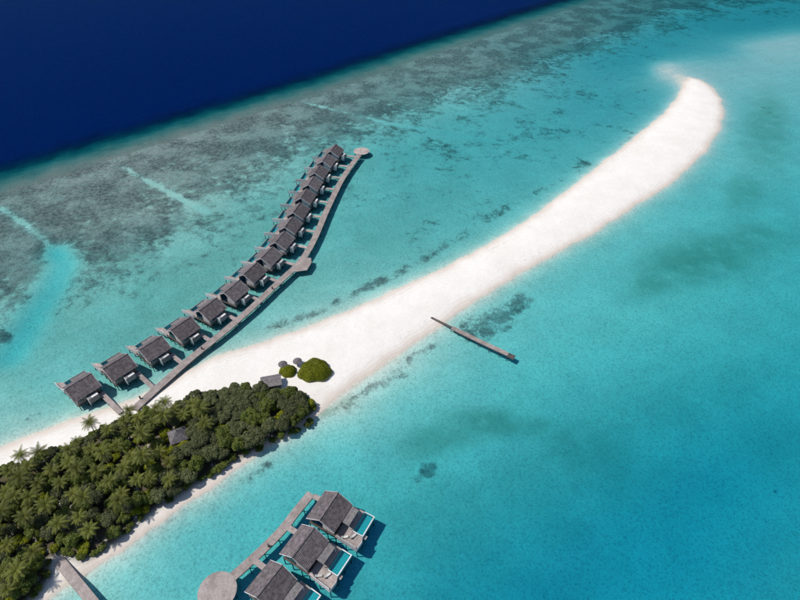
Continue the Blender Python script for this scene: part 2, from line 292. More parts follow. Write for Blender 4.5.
m, nt, out = new_mat('seabed_cover'); t = NT(nt)
geo = t.n('NewGeometry'); pos = geo.outputs['Position']
cv = t.attr('cover'); sp = t.n('SeparateColor'); t.l(cv.outputs['Color'], sp.inputs[0])
rf, gr, li, cr = sp.outputs[0], sp.outputs[1], sp.outputs[2], cv.outputs['Alpha']
sand = t.mix(t.ramp(t.noise(pos, 0.05, 4, 0.6), 0.3, 0.7), (0.60, 0.585, 0.52), (0.70, 0.69, 0.61))
veil = t.math('MULTIPLY', t.math('MULTIPLY', li, 0.95), t.ramp(t.noise(pos, 0.03, 5, 0.65, 0.5), 0.25, 0.65, 0.45, 1.0))
sand = t.mix(veil, sand, (0.37, 0.39, 0.335))             # thin film of algae and rubble over the lagoon floor
si = t.attr('far_haze').outputs['Fac']
sand = t.mix(t.math('MULTIPLY', si, 0.8), sand, (0.40, 0.38, 0.40))        # pale veil of aerial haze, painted as grey into the distant bed
n1 = t.noise(pos, 0.035, 7, 0.66, 0.6); n2 = t.noise(pos, 0.22, 6, 0.7, 0.3); n4 = t.noise(pos, 1.1, 4, 0.7)
nn = t.math('ADD', t.math('ADD', t.math('MULTIPLY', n1, 0.40), t.math('MULTIPLY', n2, 0.40)), t.math('MULTIPLY', n4, 0.20))
thr = t.math('SUBTRACT', 0.70, t.math('MULTIPLY', rf, 0.36))
fac = t.ramp(t.math('SUBTRACT', nn, thr), -0.045, 0.065)
n3 = t.noise(pos, 0.55, 5, 0.72); n5 = t.noise(pos, 0.05, 4, 0.6)
coral = t.mix(t.ramp(n3, 0.3, 0.7), (0.05, 0.044, 0.046), (0.23, 0.195, 0.185))
coral = t.mix(t.math('MULTIPLY', t.ramp(n5, 0.42, 0.62, 0.0, 0.85), t.ramp(n3, 0.25, 0.6, 0.4, 1.0)), coral, (0.32, 0.28, 0.26))
sz = t.n('SeparateXYZ'); t.l(pos, sz.inputs[0])
sand = t.mix(t.ramp(sz.outputs[2], -0.4, -0.05, 0.0, 1.0), sand, (0.62, 0.54, 0.465))
crf = t.math('MULTIPLY', cr, t.ramp(n3, 0.15, 0.6, 0.35, 0.95))
c = t.mix(t.math('MULTIPLY', fac, 0.92), sand, coral)
c = t.mix(crf, c, (0.20, 0.175, 0.16))
caustic = t.math('SUBTRACT', 1.0, t.math('ABSOLUTE', t.math('MULTIPLY', t.math('SUBTRACT', t.noise(pos, 0.95, 2, 0.6, 0.6), 0.5), 5.0)), True)
c = t.mix(1.0, c, t.ramp(t.math('ADD', t.math('MULTIPLY', caustic, 0.6), t.math('MULTIPLY', n4, 0.5)), 0.30, 1.0, 0.88, 1.27), 'MULTIPLY')   # bright caustic net of wave-focused sunlight, painted into the bed colour
gf = t.math('MULTIPLY', gr, t.ramp(t.noise(pos, 0.09, 5, 0.6), 0.28, 0.6, 0.45, 1.0))
c = t.mix(gf, c, (0.19, 0.29, 0.20))
hb = t.math('ADD', t.math('MULTIPLY', t.noise(pos, 0.55, 2, 0.5), 1.0), t.math('MULTIPLY', fac, 0.9))
nb = t.bump(hb, 0.5, 0.35)
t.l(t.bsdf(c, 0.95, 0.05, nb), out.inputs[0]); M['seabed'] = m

m, nt, out = new_mat('coral_sand'); t = NT(nt)
geo = t.n('NewGeometry'); pos = geo.outputs['Position']
cv = t.attr('cover'); sp = t.n('SeparateColor'); t.l(cv.outputs['Color'], sp.inputs[0])
sx = t.n('SeparateXYZ'); t.l(pos, sx.inputs[0])
c = t.mix(t.ramp(t.noise(pos, 0.07, 5, 0.6), 0.3, 0.7), (0.79, 0.745, 0.685), (0.845, 0.805, 0.75))
c = t.mix(1.0, c, t.ramp(t.noise(pos, 1.3, 4, 0.7), 0.2, 0.8, 0.93, 1.05), 'MULTIPLY')
edge = t.math('ADD', sx.outputs[2], t.math('MULTIPLY', t.noise(pos, 0.12, 4, 0.6), 0.5))
c = t.mix(t.ramp(edge, 0.15, 1.0, 1.0, 0.0), c, (0.65, 0.565, 0.49))
tide = t.ramp(t.math('SINE', t.math('MULTIPLY', edge, 26.0)), 0.55, 1.0)
c = t.mix(t.math('MULTIPLY', t.math('MULTIPLY', tide, t.ramp(edge, 1.25, 0.7, 0.0, 0.35)), t.ramp(t.noise(pos, 0.05, 3), 0.4, 0.6)), c, (0.55, 0.47, 0.40))   # faint tide lines
wrack = t.ramp(t.math('ABSOLUTE', t.math('SUBTRACT', edge, 0.92)), 0.0, 0.05, 0.35, 0.0)
c = t.mix(t.math('MULTIPLY', wrack, t.ramp(t.noise(pos, 0.4, 4, 0.7), 0.5, 0.65)), c, (0.36, 0.31, 0.25))
rk = t.math('MULTIPLY', sp.outputs[0], t.ramp(t.noise(pos, 0.5, 4, 0.7), 0.4, 0.6))
c = t.mix(rk, c, (0.25, 0.22, 0.18))
c = t.mix(t.math('MULTIPLY', t.math('MULTIPLY', sp.outputs[2], t.ramp(sx.outputs[2], 0.1, 0.4)), t.ramp(t.noise(pos, 0.35, 5, 0.65), 0.28, 0.46)), c, (0.10, 0.085, 0.055))
t.l(t.bsdf(c, 0.95, 0.05, t.bump(t.noise(pos, 0.5, 5, 0.6), 0.5, 0.25)), out.inputs[0]); M['sand'] = m
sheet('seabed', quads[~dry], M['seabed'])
sheet('sand_beach', quads[dry], M['sand'])

# ------------------------------------------------------------------ water: a closed body that absorbs light with depth
m, nt, out = new_mat('sea_water'); t = NT(nt)
geo = t.n('NewGeometry'); pos = geo.outputs['Position']
wav = t.math('ADD', t.noise(pos, 0.5, 3, 0.6), t.math('MULTIPLY', t.noise(pos, 0.06, 2), 1.5))
nb = t.bump(wav, 0.6, 0.35)
tr = t.n('BsdfTransparent'); gls = t.n('BsdfGlossy', _Roughness=0.08); gls.inputs[0].default_value = (0.35, 0.75, 1.0, 1); t.l(nb, gls.inputs['Normal'])
fr = t.n('Fresnel', _IOR=1.33); t.l(nb, fr.inputs['Normal'])
mx = t.n('MixShader'); t.l(t.math('MULTIPLY', fr.outputs[0], 0.12), mx.inputs[0]); t.l(tr.outputs[0], mx.inputs[1]); t.l(gls.outputs[0], mx.inputs[2])
dp = t.attr('depth'); col_up = t.mix(dp.outputs['Fac'], (0.0, 0.0, 0.0), (0.0, 0.0088, 0.070)); up = t.n('BsdfDiffuse'); t.l(col_up, up.inputs[0]); t.l(t.bump(t.math('ADD', t.noise(pos, 0.10, 5, 0.7, 0.5), t.math('MULTIPLY', t.noise(pos, 0.012, 4, 0.6), 3.0)), 0.7, 2.2), up.inputs['Normal'])   # light scattered back by the water itself
ad = t.n('AddShader'); t.l(mx.outputs[0], ad.inputs[0]); t.l(up.outputs[0], ad.inputs[1]); t.l(ad.outputs[0], out.inputs['Surface'])
va = t.n('VolumeAbsorption'); va.inputs['Color'].default_value = (0.0, 0.758, 0.812, 1); va.inputs['Density'].default_value = 0.33
t.l(va.outputs[0], out.inputs['Volume']); M['sea'] = m
ri = np.unique(np.append(np.arange(0, nr, 4), nr - 1)); ci = np.unique(np.append(np.arange(0, nc, 4), nc - 1))
WX, WY = X[np.ix_(ri, ci)], Y[np.ix_(ri, ci)]; wz = z.reshape(nr, nc)[np.ix_(ri, ci)]
a_, b_ = WX.shape; top = np.stack([WX.ravel(), WY.ravel(), np.zeros(a_ * b_)], 1); bot = top.copy(); bot[:, 2] = -90
gi = np.arange(a_ * b_).reshape(a_, b_); k0 = a_ * b_
fs = np.stack([gi[:-1, :-1], gi[:-1, 1:], gi[1:, 1:], gi[1:, :-1]], -1).reshape(-1, 4)
loop = np.concatenate([gi[0, :-1], gi[:-1, -1], gi[-1, :0:-1], gi[:0:-1, 0]]); nx = np.roll(loop, -1)
wall_f = np.stack([loop, loop + k0, nx + k0, nx], 1)
me = bpy.data.meshes.new('water'); me.from_pydata(np.concatenate([top, bot]).tolist(), [], np.concatenate([fs, (fs + k0)[:, ::-1], wall_f]).tolist())
at = me.attributes.new('depth', 'FLOAT', 'POINT'); dv = smooth(-wz.ravel(), 1.2, 8.0); at.data.foreach_set('value', np.concatenate([dv, dv * 0]).astype('f'))
me.materials.append(M['sea']); w = link('water', me); w['kind'] = 'structure'

# ------------------------------------------------------------------ water villas
DECK_Z = 1.5
def slope(side, x0, x1, yr_, zr, ye, ze, n, th=0.2):
    """a pitched roof plane of stepped shingle courses from ridge (y=yr_) to eave (y=ye)"""
    b = MB()
    for i in range(n):
        a0, a1 = i / n, (i + 1) / n
        ya, yb = yr_ + (ye - yr_) * a0, yr_ + (ye - yr_) * a1; za, zb = zr + (ze - zr) * a0, zr + (ze - zr) * a1
        k = 0.09
        p = [(x0, ya, za - th), (x1, ya, za - th), (x1, yb, zb - th + k), (x0, yb, zb - th + k), (x0, ya, za), (x1, ya, za), (x1, yb, zb + k), (x0, yb, zb + k)]
        if ye < yr_: p = [p[i_] for i_ in (3, 2, 1, 0, 7, 6, 5, 4)]
        b.hexa(p)
    return b

def villa_meshes(mir):
    """part list of one villa: local x along the ridge, +y to the open sea; (name, mesh, parent index or None)"""
    parts = []
    def add(name, mb, mat, parent=None, label=None):
        parts.append((name, mb.mesh(name, mat, mir), parent, label)); return len(parts) - 1
    RZ, EZ, HW, HL = 7.8, 4.6, 4.8, 4.9
    add('floor_platform', MB().box(-4.5, 4.5, -4.6, 4.5, 1.2, 1.5), 'beam')
    w = MB(); pr = []
    # house walls with gable ends
    for sx in (-1, 1):
        xa, xb = (-4.1, -3.95) if sx < 0 else (3.95, 4.1)
        b = len(w.v); ring = [(-4.3, 1.5), (3.9, 1.5), (3.9, 5.0), (0.0, 7.5), (-4.3, 4.75)]
        w.v += [(xa, y_, z_) for y_, z_ in ring] + [(xb, y_, z_) for y_, z_ in ring]
        w.f += [tuple(b + i for i in (4, 3, 2, 1, 0)), tuple(b + 5 + i for i in range(5))] + [(b + i, b + (i + 1) % 5, b + 5 + (i + 1) % 5, b + 5 + i) for i in range(5)]
    w.box(-3.95, 3.95, -4.3, -4.15, 1.5, 4.72); w.box(-3.95, 3.95, 3.75, 3.9, 1.5, 4.85)
    iw = add('wall', w, 'wall')
    gs = mir      # the glazed half of the south-west gable looks north-west in both rows
    def yy(a, b): return (a, b) if gs > 0 else (-b, -a)
    y0, y1 = yy(0.15, 3.3)
    fr = MB(); gy = [(0.15, 1.7), (3.3, 1.7), (3.3, 4.85), (0.15, 6.9)]
    gy = gy if gs > 0 else [(-a, b) for a, b in gy][::-1]
    def gab(ring, xa, xb):
        q = MB(); n = len(ring); q.v = [(xa, a, b) for a, b in ring] + [(xb, a, b) for a, b in ring]
        q.f = [tuple(range(n))[::-1], tuple(range(n, 2 * n))] + [(i, (i + 1) % n, n + (i + 1) % n, n + i) for i in range(n)]; return q
    iwin = add('window', gab(gy, -4.16, -4.103), 'glass', iw)
    gp = [(-3.9, 2.0), (-0.2, 2.0), (-0.2, 6.8), (-3.9, 4.4)]; gp = gp if gs > 0 else [(-a, b) for a, b in gp][::-1]
    add('gable_panel', gab(gp, -4.15, -4.102), 'screen', iw)
    add('window', MB().box(-3.2, -1.6, -4.36, -4.302, 2.6, 4.1), 'glass', iw)
    add('door', MB().box(3.0, 3.9, -4.36, -4.302, 1.5, 3.7), 'beam', iw)
    add('window', MB().box(-3.6, 3.4, 3.902, 3.96, 1.6, 4.0), 'glass', iw)
    for x in (-1.4, 0.9): add('window_frame', MB().box(x - 0.05, x + 0.05, 3.962, 4.0, 1.6, 4.0), 'white', iw)
    ir = add('roof_slope', slope(1, -HL, HL, 0, RZ, HW, EZ, 13), 'shingle')
    add('roof_slope', slope(-1, -HL, HL, 0, RZ, -5.0, EZ - 0.15, 14), 'shingle')
    add('ridge_cap', MB().prism([(-HL - .05, -.22), (HL + .05, -.22), (HL + .05, .22), (-HL - .05, .22)], RZ - 0.02, RZ + 0.1), 'shingle')
    for sx in (-1, 1):
        for ye, ze in ((HW, EZ), (-5.0, EZ - .15)):
            x = sx * (HL + 0.06)
            p = [(x - .05, 0, RZ - .32), (x + .05, 0, RZ - .32), (x + .05, ye, ze - .3), (x - .05, ye, ze - .3), (x - .05, 0, RZ + .04), (x + .05, 0, RZ + .04), (x + .05, ye, ze + .08), (x - .05, ye, ze + .08)]
            if ye < 0: p = [p[i] for i in (3, 2, 1, 0, 7, 6, 5, 4)]
            add('verge_board', MB().hexa(p), 'screen')
    # lower roof over the terrace
    add('terrace_roof', slope(1, -0.9, 4.7, 4.7, 4.4, 7.1, 3.85, 7, 0.16), 'shingle_pale')
    for x in (-0.7, 4.5): add('roof_post', MB().box(x - .07, x + .07, 7.0, 7.14, 1.5, 3.7), 'white')
    # sea deck with its boarded screen
    add('terrace', MB().box(-4.5, 5.2 if mir > 0 else 6.1, 4.5, 7.3 if mir > 0 else 8.1, 1.25, 1.5), 'deck')
    add('sun_deck', MB().prism([(-4.6, 7.3), (-2.8, 7.3), (-2.8, 11.0), (-4.0, 12.2), (-4.9, 12.1)] if mir > 0 else [(-4.6, 8.1), (-0.9, 8.1), (-0.9, 11.7), (-2.2, 12.3), (-4.9, 12.1)], 1.25, 1.5), 'deck')
    zs0, zs1 = (.9, 2.7) if mir > 0 else (.6, 3.1)
    sc = MB().hexa([(-4.62, 5.2, zs0), (-4.5, 5.2, zs0), (-4.9, 12.0, zs0), (-5.02, 12.0, zs0), (-4.62, 5.2, zs1), (-4.5, 5.2, zs1), (-4.9, 12.0, zs1), (-5.02, 12.0, zs1)])
    add('deck_screen', sc, 'screen')
    if mir < 0: add('deck_screen', MB().hexa([(-5.0, 12.1, .9), (-2.3, 12.32, .9), (-2.3, 12.42, .9), (-5.0, 12.2, .9), (-5.0, 12.1, 2.3), (-2.3, 12.32, 2.3), (-2.3, 12.42, 2.3), (-5.0, 12.2, 2.3)]), 'screen')
    add('step', MB().box(-2.75, -1.8, 9.9, 10.8, 0.5, 0.7) if mir > 0 else MB().box(-0.85, 0.3, 11.75, 12.6, 0.5, 0.7), 'deck')
    # plunge pool
    px0, px1, py0, py1 = (-2.7, 5.2, 7.45, 10.2) if mir > 0 else (-0.75, 6.1, 8.25, 11.6)
    pb = MB().box(px0, px1, py0, py1, 0.1, 0.3).box(px0, px0 + .18, py0, py1, 0.3, 1.52).box(px1 - .18, px1, py0, py1, 0.3, 1.52).box(px0 + .18, px1 - .18, py0, py0 + .12, 0.3, 1.52).box(px0 + .18, px1 - .18, py1 - .12, py1, 0.3, 1.5)
    ip = add('pool', pb, 'tile')
    rw = 0.1 if mir > 0 else 0.22
    rim = MB().box(px0 - .05, px0 + rw, py0, py1 + .1, 1.524, 1.6).box(px1 - rw, px1 + .05, py0, py1 + .1, 1.524, 1.6).box(px0 + rw, px1 - rw, py1 - rw, py1 + .1, 1.524, 1.6)
    add('pool_rim', rim, 'white' if mir < 0 else 'deck', ip)
    add('pool_water', MB().box(px0 + .18, px1 - .18, py0 + .12, py1 - .12, 1.36, 1.38), 'pool_water', ip)
    # bathroom box on the landward side
    if mir > 0:
        ib = add('bathroom_box', MB().box(-1.0, 2.6, -6.6, -4.95, 1.3, 3.6), 'wall')
        add('box_roof', MB().box(0.2, 2.5, -6.6, -5.9, 3.62, 3.72), 'white', ib)
        add('box_fin', MB().box(-1.12, -1.003, -6.8, -4.9, 0.6, 3.75), 'white', ib)
    add('entry_deck', MB().box(2.7, 4.9, -6.0, -4.62, 1.25, 1.48), 'deck')
    post = MB().lathe([(0.16, -4.5), (0.15, 1.3)], 8)
    pm = post.mesh('post', 'beam', 1)
    for x, y_ in [(x, y_) for x in (-4.2, -1.4, 1.4, 4.2) for y_ in (-4.6, -1.6, 1.6, 4.4)] + ([(-4.4, 8.0), (-3.0, 8.0), (1.0, 9.3), (4.9, 9.3), (-4.6, 11.8), (-3.2, 10.6), (-2.4, 9.3), ] if mir > 0 else [(-4.4, 8.0), (-1.2, 8.0), (2.5, 8.0), (5.8, 8.0), (-4.6, 11.8), (-1.2, 11.5), (2.5, 11.3), (5.8, 11.3)]) + [(-0.8, -5.8), (2.4, -5.8), (4.6, -5.8)]:
        parts.append(('post', pm, None, None, (x, y_ * mir, 0)))
    return parts
PARTS = {1: villa_meshes(1), -1: villa_meshes(-1)}
def villa(label, c, ang, mir, group):
    t = thing('water_villa', label, 'villa', (c[0], c[1], 0), R(ang), group)
    made = []
    for p in PARTS[mir]:
        o = link(p[0], p[1], t if p[2] is None else made[p[2]], p[4] if len(p) > 4 else (0, 0, 0)); made.append(o)
    return t
def loc2w(c, ang, x, y): a = R(ang); return (c[0] + x * math.cos(a) - y * math.sin(a), c[1] + x * math.sin(a) + y * math.cos(a))

TIPS = [(-126.3,133.8), (-116.7,143.3), (-107.0,152.5), (-98.8,162.6), (-91.2,173.4), (-84.1,183.9), (-78.8,195.7), (-73.6,206.8), (-69.5,218.2), (-67.2,230.3), (-65.1,242.9), (-63.2,256.9), (-61.0,270.3), (-59.0,283.6), (-56.0,297.7), (-52.5,310.8)]
ANGS = [50, 50, 51, 54, 57, 61, 64, 67, 72, 75, 77, 78, 79, 78, 77, 75]
ORD = ['first', 'second', 'third', 'fourth', 'fifth', 'sixth', 'seventh', 'eighth', 'ninth', 'tenth', 'eleventh', 'twelfth', 'thirteenth', 'fourteenth', 'fifteenth', 'last']
row = []
for i, (tp, an) in enumerate(zip(TIPS, ANGS)):
    a = R(an); lx, ly = -5.2, 11.6
    c = (tp[0] - (lx * math.cos(a) - ly * math.sin(a)), tp[1] - (lx * math.sin(a) + ly * math.cos(a)))
    lb = f'{ORD[i]} grey-roofed water villa from the beach end of the long curved boardwalk'
    if i == 0: lb = 'grey-roofed water villa with its own plank bridge straight onto the beach'
    if i == 15: lb = 'farthest grey-roofed water villa of the long row, beside the round boardwalk end'
    villa(lb, c, an, 1, 'villas along the curved boardwalk'); row.append((c, an))

LOWER = [((-18.4, 87.4), 62, 'lower water villa at the open end of the short boardwalk, farthest from its round platform'),
         ((-24.2, 76.6), 59, 'middle one of the three lower water villas on the short boardwalk'),
         ((-31.6, 66.2), 57, 'lower water villa nearest the round platform, cut by the picture edge')]
low = []
for p, an, lb in LOWER:
    c = loc2w(p, an, -4.9, 0)
    villa(lb, c, an, -1, 'villas along the short boardwalk'); low.append((c, an))

# ------------------------------------------------------------------ boardwalks
def ribbon(b, pts, w, z0, z1):
    n = len(pts); L = []; Rr = []
    for i in range(n):
        a = Vector(pts[max(0, i - 1)]); c = Vector(pts[min(n - 1, i + 1)]); d = (c - a).normalized(); nrm = Vector((-d.y, d.x)); p = Vector(pts[i])
        L.append(p + nrm * w / 2); Rr.append(p - nrm * w / 2)
    o = len(b.v)
    for i in range(n): b.v += [(L[i].x, L[i].y, z0), (Rr[i].x, Rr[i].y, z0), (Rr[i].x, Rr[i].y, z1), (L[i].x, L[i].y, z1)]
    for i in range(n - 1):
        p, q = o + 4 * i, o + 4 * i + 4
        for k in range(4): k2 = (k + 1) % 4; b.f.append((p + k, p + k2, q + k2, q + k))
    b.f.append((o + 3, o + 2, o + 1, o)); e = o + 4 * (n - 1); b.f.append((e, e + 1, e + 2, e + 3))
    return L, Rr
def resample(pts, step):
    out_ = []; P_ = [Vector(p) for p in pts]
    # Catmull-Rom for a smooth run
    for i in range(len(P_) - 1):
        p0, p1, p2, p3 = P_[max(0, i - 1)], P_[i], P_[i + 1], P_[min(len(P_) - 1, i + 2)]
        n = max(2, int((p2 - p1).length / step))
        for k in range(n):
            u = k / n; out_.append(0.5 * ((2 * p1) + (p2 - p0) * u + (2 * p0 - 5 * p1 + 4 * p2 - p3) * u * u + (3 * p1 - p0 - 3 * p2 + p3) * u ** 3))
    out_.append(P_[-1]); return [(p.x, p.y) for p in out_]
POST_M = MB().lathe([(0.14, -5.5), (0.13, 1.2)], 8).mesh('post', 'beam')
def boardwalk(name, label, pts, w, group=None, kerb=True, z=DECK_Z, posts=4.0):
    base = pts[0]; loc = [(x - base[0], y - base[1]) for x, y in pts]
    t = thing(name, label, 'boardwalk', (base[0], base[1], 0), 0, group)
    b = MB(); Lf, Rt = ribbon(b, loc, w, z - 0.14, z); link('deck', b.mesh('deck', 'deck'), t)
    for side in (Lf, Rt):
        c = [(0.985 * p.x + 0.015 * q[0], 0.985 * p.y + 0.015 * q[1]) for p, q in zip(side, loc)]
        if kerb:
            k = MB(); ribbon(k, c, 0.16, z - 0.40, z - 0.145); link('edge_beam', k.mesh('edge_beam', 'beam'), t)
    acc = 0
    for i in range(len(loc)):
        if i: acc += math.dist(loc[i], loc[i - 1])
        if i == 0 or acc >= posts:
            acc = 0
            for p in (Lf[i], Rt[i]):
                q = Vector(loc[i]) + (p - Vector(loc[i])) * 0.82
                link('post', POST_M, t, (q.x, q.y, z - 1.5))
    return t
WALK = resample([(-93.5,122.9), (-91.0,127.8), (-86.0,137.2), (-80.1,147.8), (-71.7,161.0), (-63.3,175.4), (-55.0,191.6), (-47.3,206.5), (-43.7,218.3), (-41.2,232.7), (-39.1,249.2), (-36.5,266.3), (-33.5,283.7), (-29.5,300.3), (-25.0,315.6)], 3.0)
bw = boardwalk('boardwalk', 'long curved timber boardwalk from the beach past the row of villas', WALK, 3.1)
bx, by = WALK[0]
def disc(cx, cy, r, n=40): return [(cx + r * math.cos(2 * math.pi * k / n), cy + r * math.sin(2 * math.pi * k / n)) for k in range(n)]
ce = (-23.8, 320.9)
link('round_platform', MB().prism(disc(ce[0] - bx, ce[1] - by, 4.9), 1.3, 1.505).mesh('round_platform', 'deck'), bw)
for k in range(8):
    a = k * math.pi / 4; link('post', POST_M, bw, (ce[0] - bx + 4.2 * math.cos(a), ce[1] - by + 4.2 * math.sin(a), 0))
hexp = [(-50.3,201.3), (-45.7,211.9), (-41.8,211.1), (-41.2,207.6), (-42.6,202.0), (-47.0,200.9)]
link('viewing_platform', MB().prism([(x - bx, y - by) for x, y in hexp][::-1], 1.3, 1.505).mesh('viewing_platform', 'deck'), bw)
for x, y in hexp[2:5]: link('post', POST_M, bw, (x - bx, y - by, 0))
def hit_line(c, an, x, pts):
    """how far out along local -y (or +y) a bridge must run from the villa to reach the boardwalk"""
    best = None
    for s_ in np.arange(4.0, 30, 0.2):
        p = loc2w(c, an, x, s_ * sgn)
        d = min(math.dist(p, q) for q in pts)
        if best is None or d < best[0]: best = (d, s_)
        if d < 1.6: break
    return best[1]
def bridge(c, an, x, sg, s0, s1, parent, org, w=1.7):
    p0 = loc2w(c, an, x, sg * s0); p1 = loc2w(c, an, x, sg * s1)
    b = MB(); ribbon(b, [(p0[0] - org[0], p0[1] - org[1]), (p1[0] - org[0], p1[1] - org[1])], w, 1.33, 1.49)
    o = link('footbridge', b.mesh('footbridge', 'deck'), parent)
    k = MB(); ribbon(k, [(p0[0] - org[0], p0[1] - org[1]), (p1[0] - org[0], p1[1] - org[1])], w - 0.2, 1.15, 1.325); link('beam', k.mesh('beam', 'beam'), o)
    return o
sgn = -1
for i, (c, an) in enumerate(row):
    if i == 0: continue
    s1 = hit_line(c, an, 3.8, WALK) ; bridge(c, an, 3.8, -1, 5.95, max(s1, 8.0) + 0.4, bw, (bx, by))
c, an = row[0]
p0 = loc2w(c, an, 3.8, -6.0); p1 = (-97.6, 121.4)
boardwalk('boardwalk', 'short plank bridge from the nearest row villa down to the beach', resample([p0, p1], 1.5), 1.8, posts=3.0)

WALK2 = resample([(-47.0,64.8), (-44.3,67.5), (-39.3,73.1), (-34.5,79.1), (-31.5,84.2), (-27.4,90.7)], 2.0)
bw2 = boardwalk('boardwalk', 'short timber boardwalk with a round platform serving the three lower villas', WALK2, 2.7)
bx2, by2 = WALK2[0]; cd = (-49.3, 62.0)
link('round_platform', MB().prism(disc(cd[0] - bx2, cd[1] - by2, 5.2, 48), 1.3, 1.505).mesh('round_platform', 'deck'), bw2)
link('rim_beam', MB().prism(disc(cd[0] - bx2, cd[1] - by2, 5.1, 48), 0.95, 1.29).mesh('rim_beam', 'beam'), bw2)
for k in range(8):
    a = k * math.pi / 4; link('post', POST_M, bw2, (cd[0] - bx2 + 4.4 * math.cos(a), cd[1] - by2 + 4.4 * math.sin(a), 0))
for c, an in low:
    sgn = 1; s1 = hit_line(c, an, 3.2, WALK2); bridge(c, an, 3.2, 1, 5.95, max(s1, 6.5) + 0.4, bw2, (bx2, by2))
boardwalk('boardwalk', 'straight timber pier leaving the wooded shore at the bottom left', resample([(-95.9,70.3), (-88.9,64.8), (-82.0,59.4), (-74.3,53.4), (-64.4,45.7)], 2.0), 2.7)
jt = boardwalk('jetty', 'narrow lone jetty running from the sandbank into the turquoise lagoon', resample([(21.3,165.0), (31.9,157.2), (42.0,150.1)], 2.0), 2.0, z=0.7, posts=3.0)
jt['category'] = 'jetty'
j0 = (21.2, 164.7); j1 = (12.1, 171.3)
b = MB(); ribbon(b, [(0, 0), (j1[0] - j0[0], j1[1] - j0[1])], 1.0, 0.56, 0.69); link('gangplank', b.mesh('gangplank', 'beam'), jt)
j2 = (42.3, 149.5); link('landing', MB().box(-1.3, 1.3, -1.2, 1.2, 0.25, 0.45).mesh('landing', 'beam'), jt, (j2[0] - j0[0] + 0.8, j2[1] - j0[1] - 0.6, 0), R(-35))

BOL = (MB().box(-.22, .22, -.22, .22, 0, 1.0), MB().box(-.3, .3, -.3, .3, 1.0, 1.16))
bol_m = (BOL[0].mesh('pedestal', 'beam'), BOL[1].mesh('cap', 'beam'))
for p, lb in (((-92.9, 127.6), 'small dark service pedestal at the beach end of the long boardwalk'), ((-77.4, 152.1), 'small dark service pedestal on the long boardwalk, midway between beach and viewing platform'),
              ((-56.1, 188.5), 'small dark service pedestal just before the angular viewing platform'), ((-37.5, 74.1), 'small dark service pedestal on the short boardwalk by the lower villas')):
    t_ = thing('service_pedestal', lb, 'pedestal', (p[0], p[1], 1.5), R(50), 'pedestals on the boardwalks')
    link('pedestal', bol_m[0], t_); link('cap', bol_m[1], t_)

# sun loungers on the lower decks
LM = (MB().box(-.35, .35, -1.0, 1.0, .25, .33), MB().box(-.33, .33, -1.0, .35, .335, .45), MB().hexa([(-.33, .35, .34), (.33, .35, .34), (.33, 1.0, .75), (-.33, 1.0, .75), (-.33, .3, .46), (.33, .3, .46), (.33, .93, .86), (-.33, .93, .86)]), MB().box(-.04, .04, -.04, .04, 0, .25))
lm = [LM[0].mesh('frame', 'beam'), LM[1].mesh('seat_cushion', 'cushion'), LM[2].mesh('back_cushion', 'cushion'), LM[3].mesh('leg', 'beam')]
for k, ((c, an), nm) in enumerate(zip(low[:2], ('farthest', 'middle'))):
    for j, (lx, ly, which) in enumerate(((-3.4, 7.2, 'nearer the house wall'), (-2.0, 9.2, 'nearer the pool'))):
        q = loc2w(c, an, lx, -ly)
        t_ = thing('sun_lounger', f'pale cushioned sun lounger {which} on the {nm} lower villa deck', 'sun lounger', (q[0], q[1], 1.5), R(an + 40 + 30 * j), 'sun loungers on the villa decks')
        for n_, me in zip(('frame', 'seat_cushion', 'back_cushion'), lm): link(n_, me, t_)
        for sx in (-.28, .28):
            for sy in (-.9, .9): link('leg', lm[3], t_, (sx, sy, 0))

# ------------------------------------------------------------------ huts and parasols ashore
def hip_roof(hx, hy, z0, z1, ridge=0.0, n=8):
    b = MB()
    for i in range(n):
        a0, a1 = i / n, (i + 1) / n
        def ring(a, z): x = hx * (1 - a) + ridge * a; y = hy * (1 - a) + 0.02 * a; return [(-x, -y, z), (x, -y, z), (x, y, z), (-x, y, z)]
        za, zb = z0 + (z1 - z0) * a0, z0 + (z1 - z0) * a1
        b.hexa(ring(a0, za - 0.06) + ring(a1, zb))
    return b
p = (-73.5, 110.1)
ht = thing('forest_hut', 'grey pyramid-roofed hut standing among the palms of the wood', 'hut', (p[0], p[1], ground_z(*p)), R(28))
link('wall', MB().box(-2.0, 2.0, -2.0, 2.0, 0, 3.0).mesh('wall', 'wall'), ht)
hr = link('roof', hip_roof(3.0, 3.0, 2.9, 5.6).mesh('roof', 'thatch'), ht)
link('finial', MB().lathe([(.2, 5.55), (.12, 5.85)], 8).mesh('finial', 'thatch'), hr)
link('door', MB().box(-.6, .6, -2.08, -2.002, 0, 2.2).mesh('door', 'beam'), ht)
p = (-46.9, 134.0)
ht = thing('beach_hut', 'low grey-roofed beach hut half hidden behind the wood, beside the small round bush', 'hut', (p[0], p[1], ground_z(*p)), R(14))
link('wall', MB().box(-3.2, 3.2, -1.9, 1.9, 0, 2.3).mesh('wall', 'wall'), ht)
link('roof_slope', slope(1, -3.7, 3.7, 0.6, 3.3, 2.6, 2.4, 6).mesh('roof_slope', 'thatch'), ht)
link('roof_slope', slope(-1, -3.7, 3.7, 0.6, 3.3, -2.6, 2.1, 8).mesh('roof_slope', 'shingle_pale'), ht)
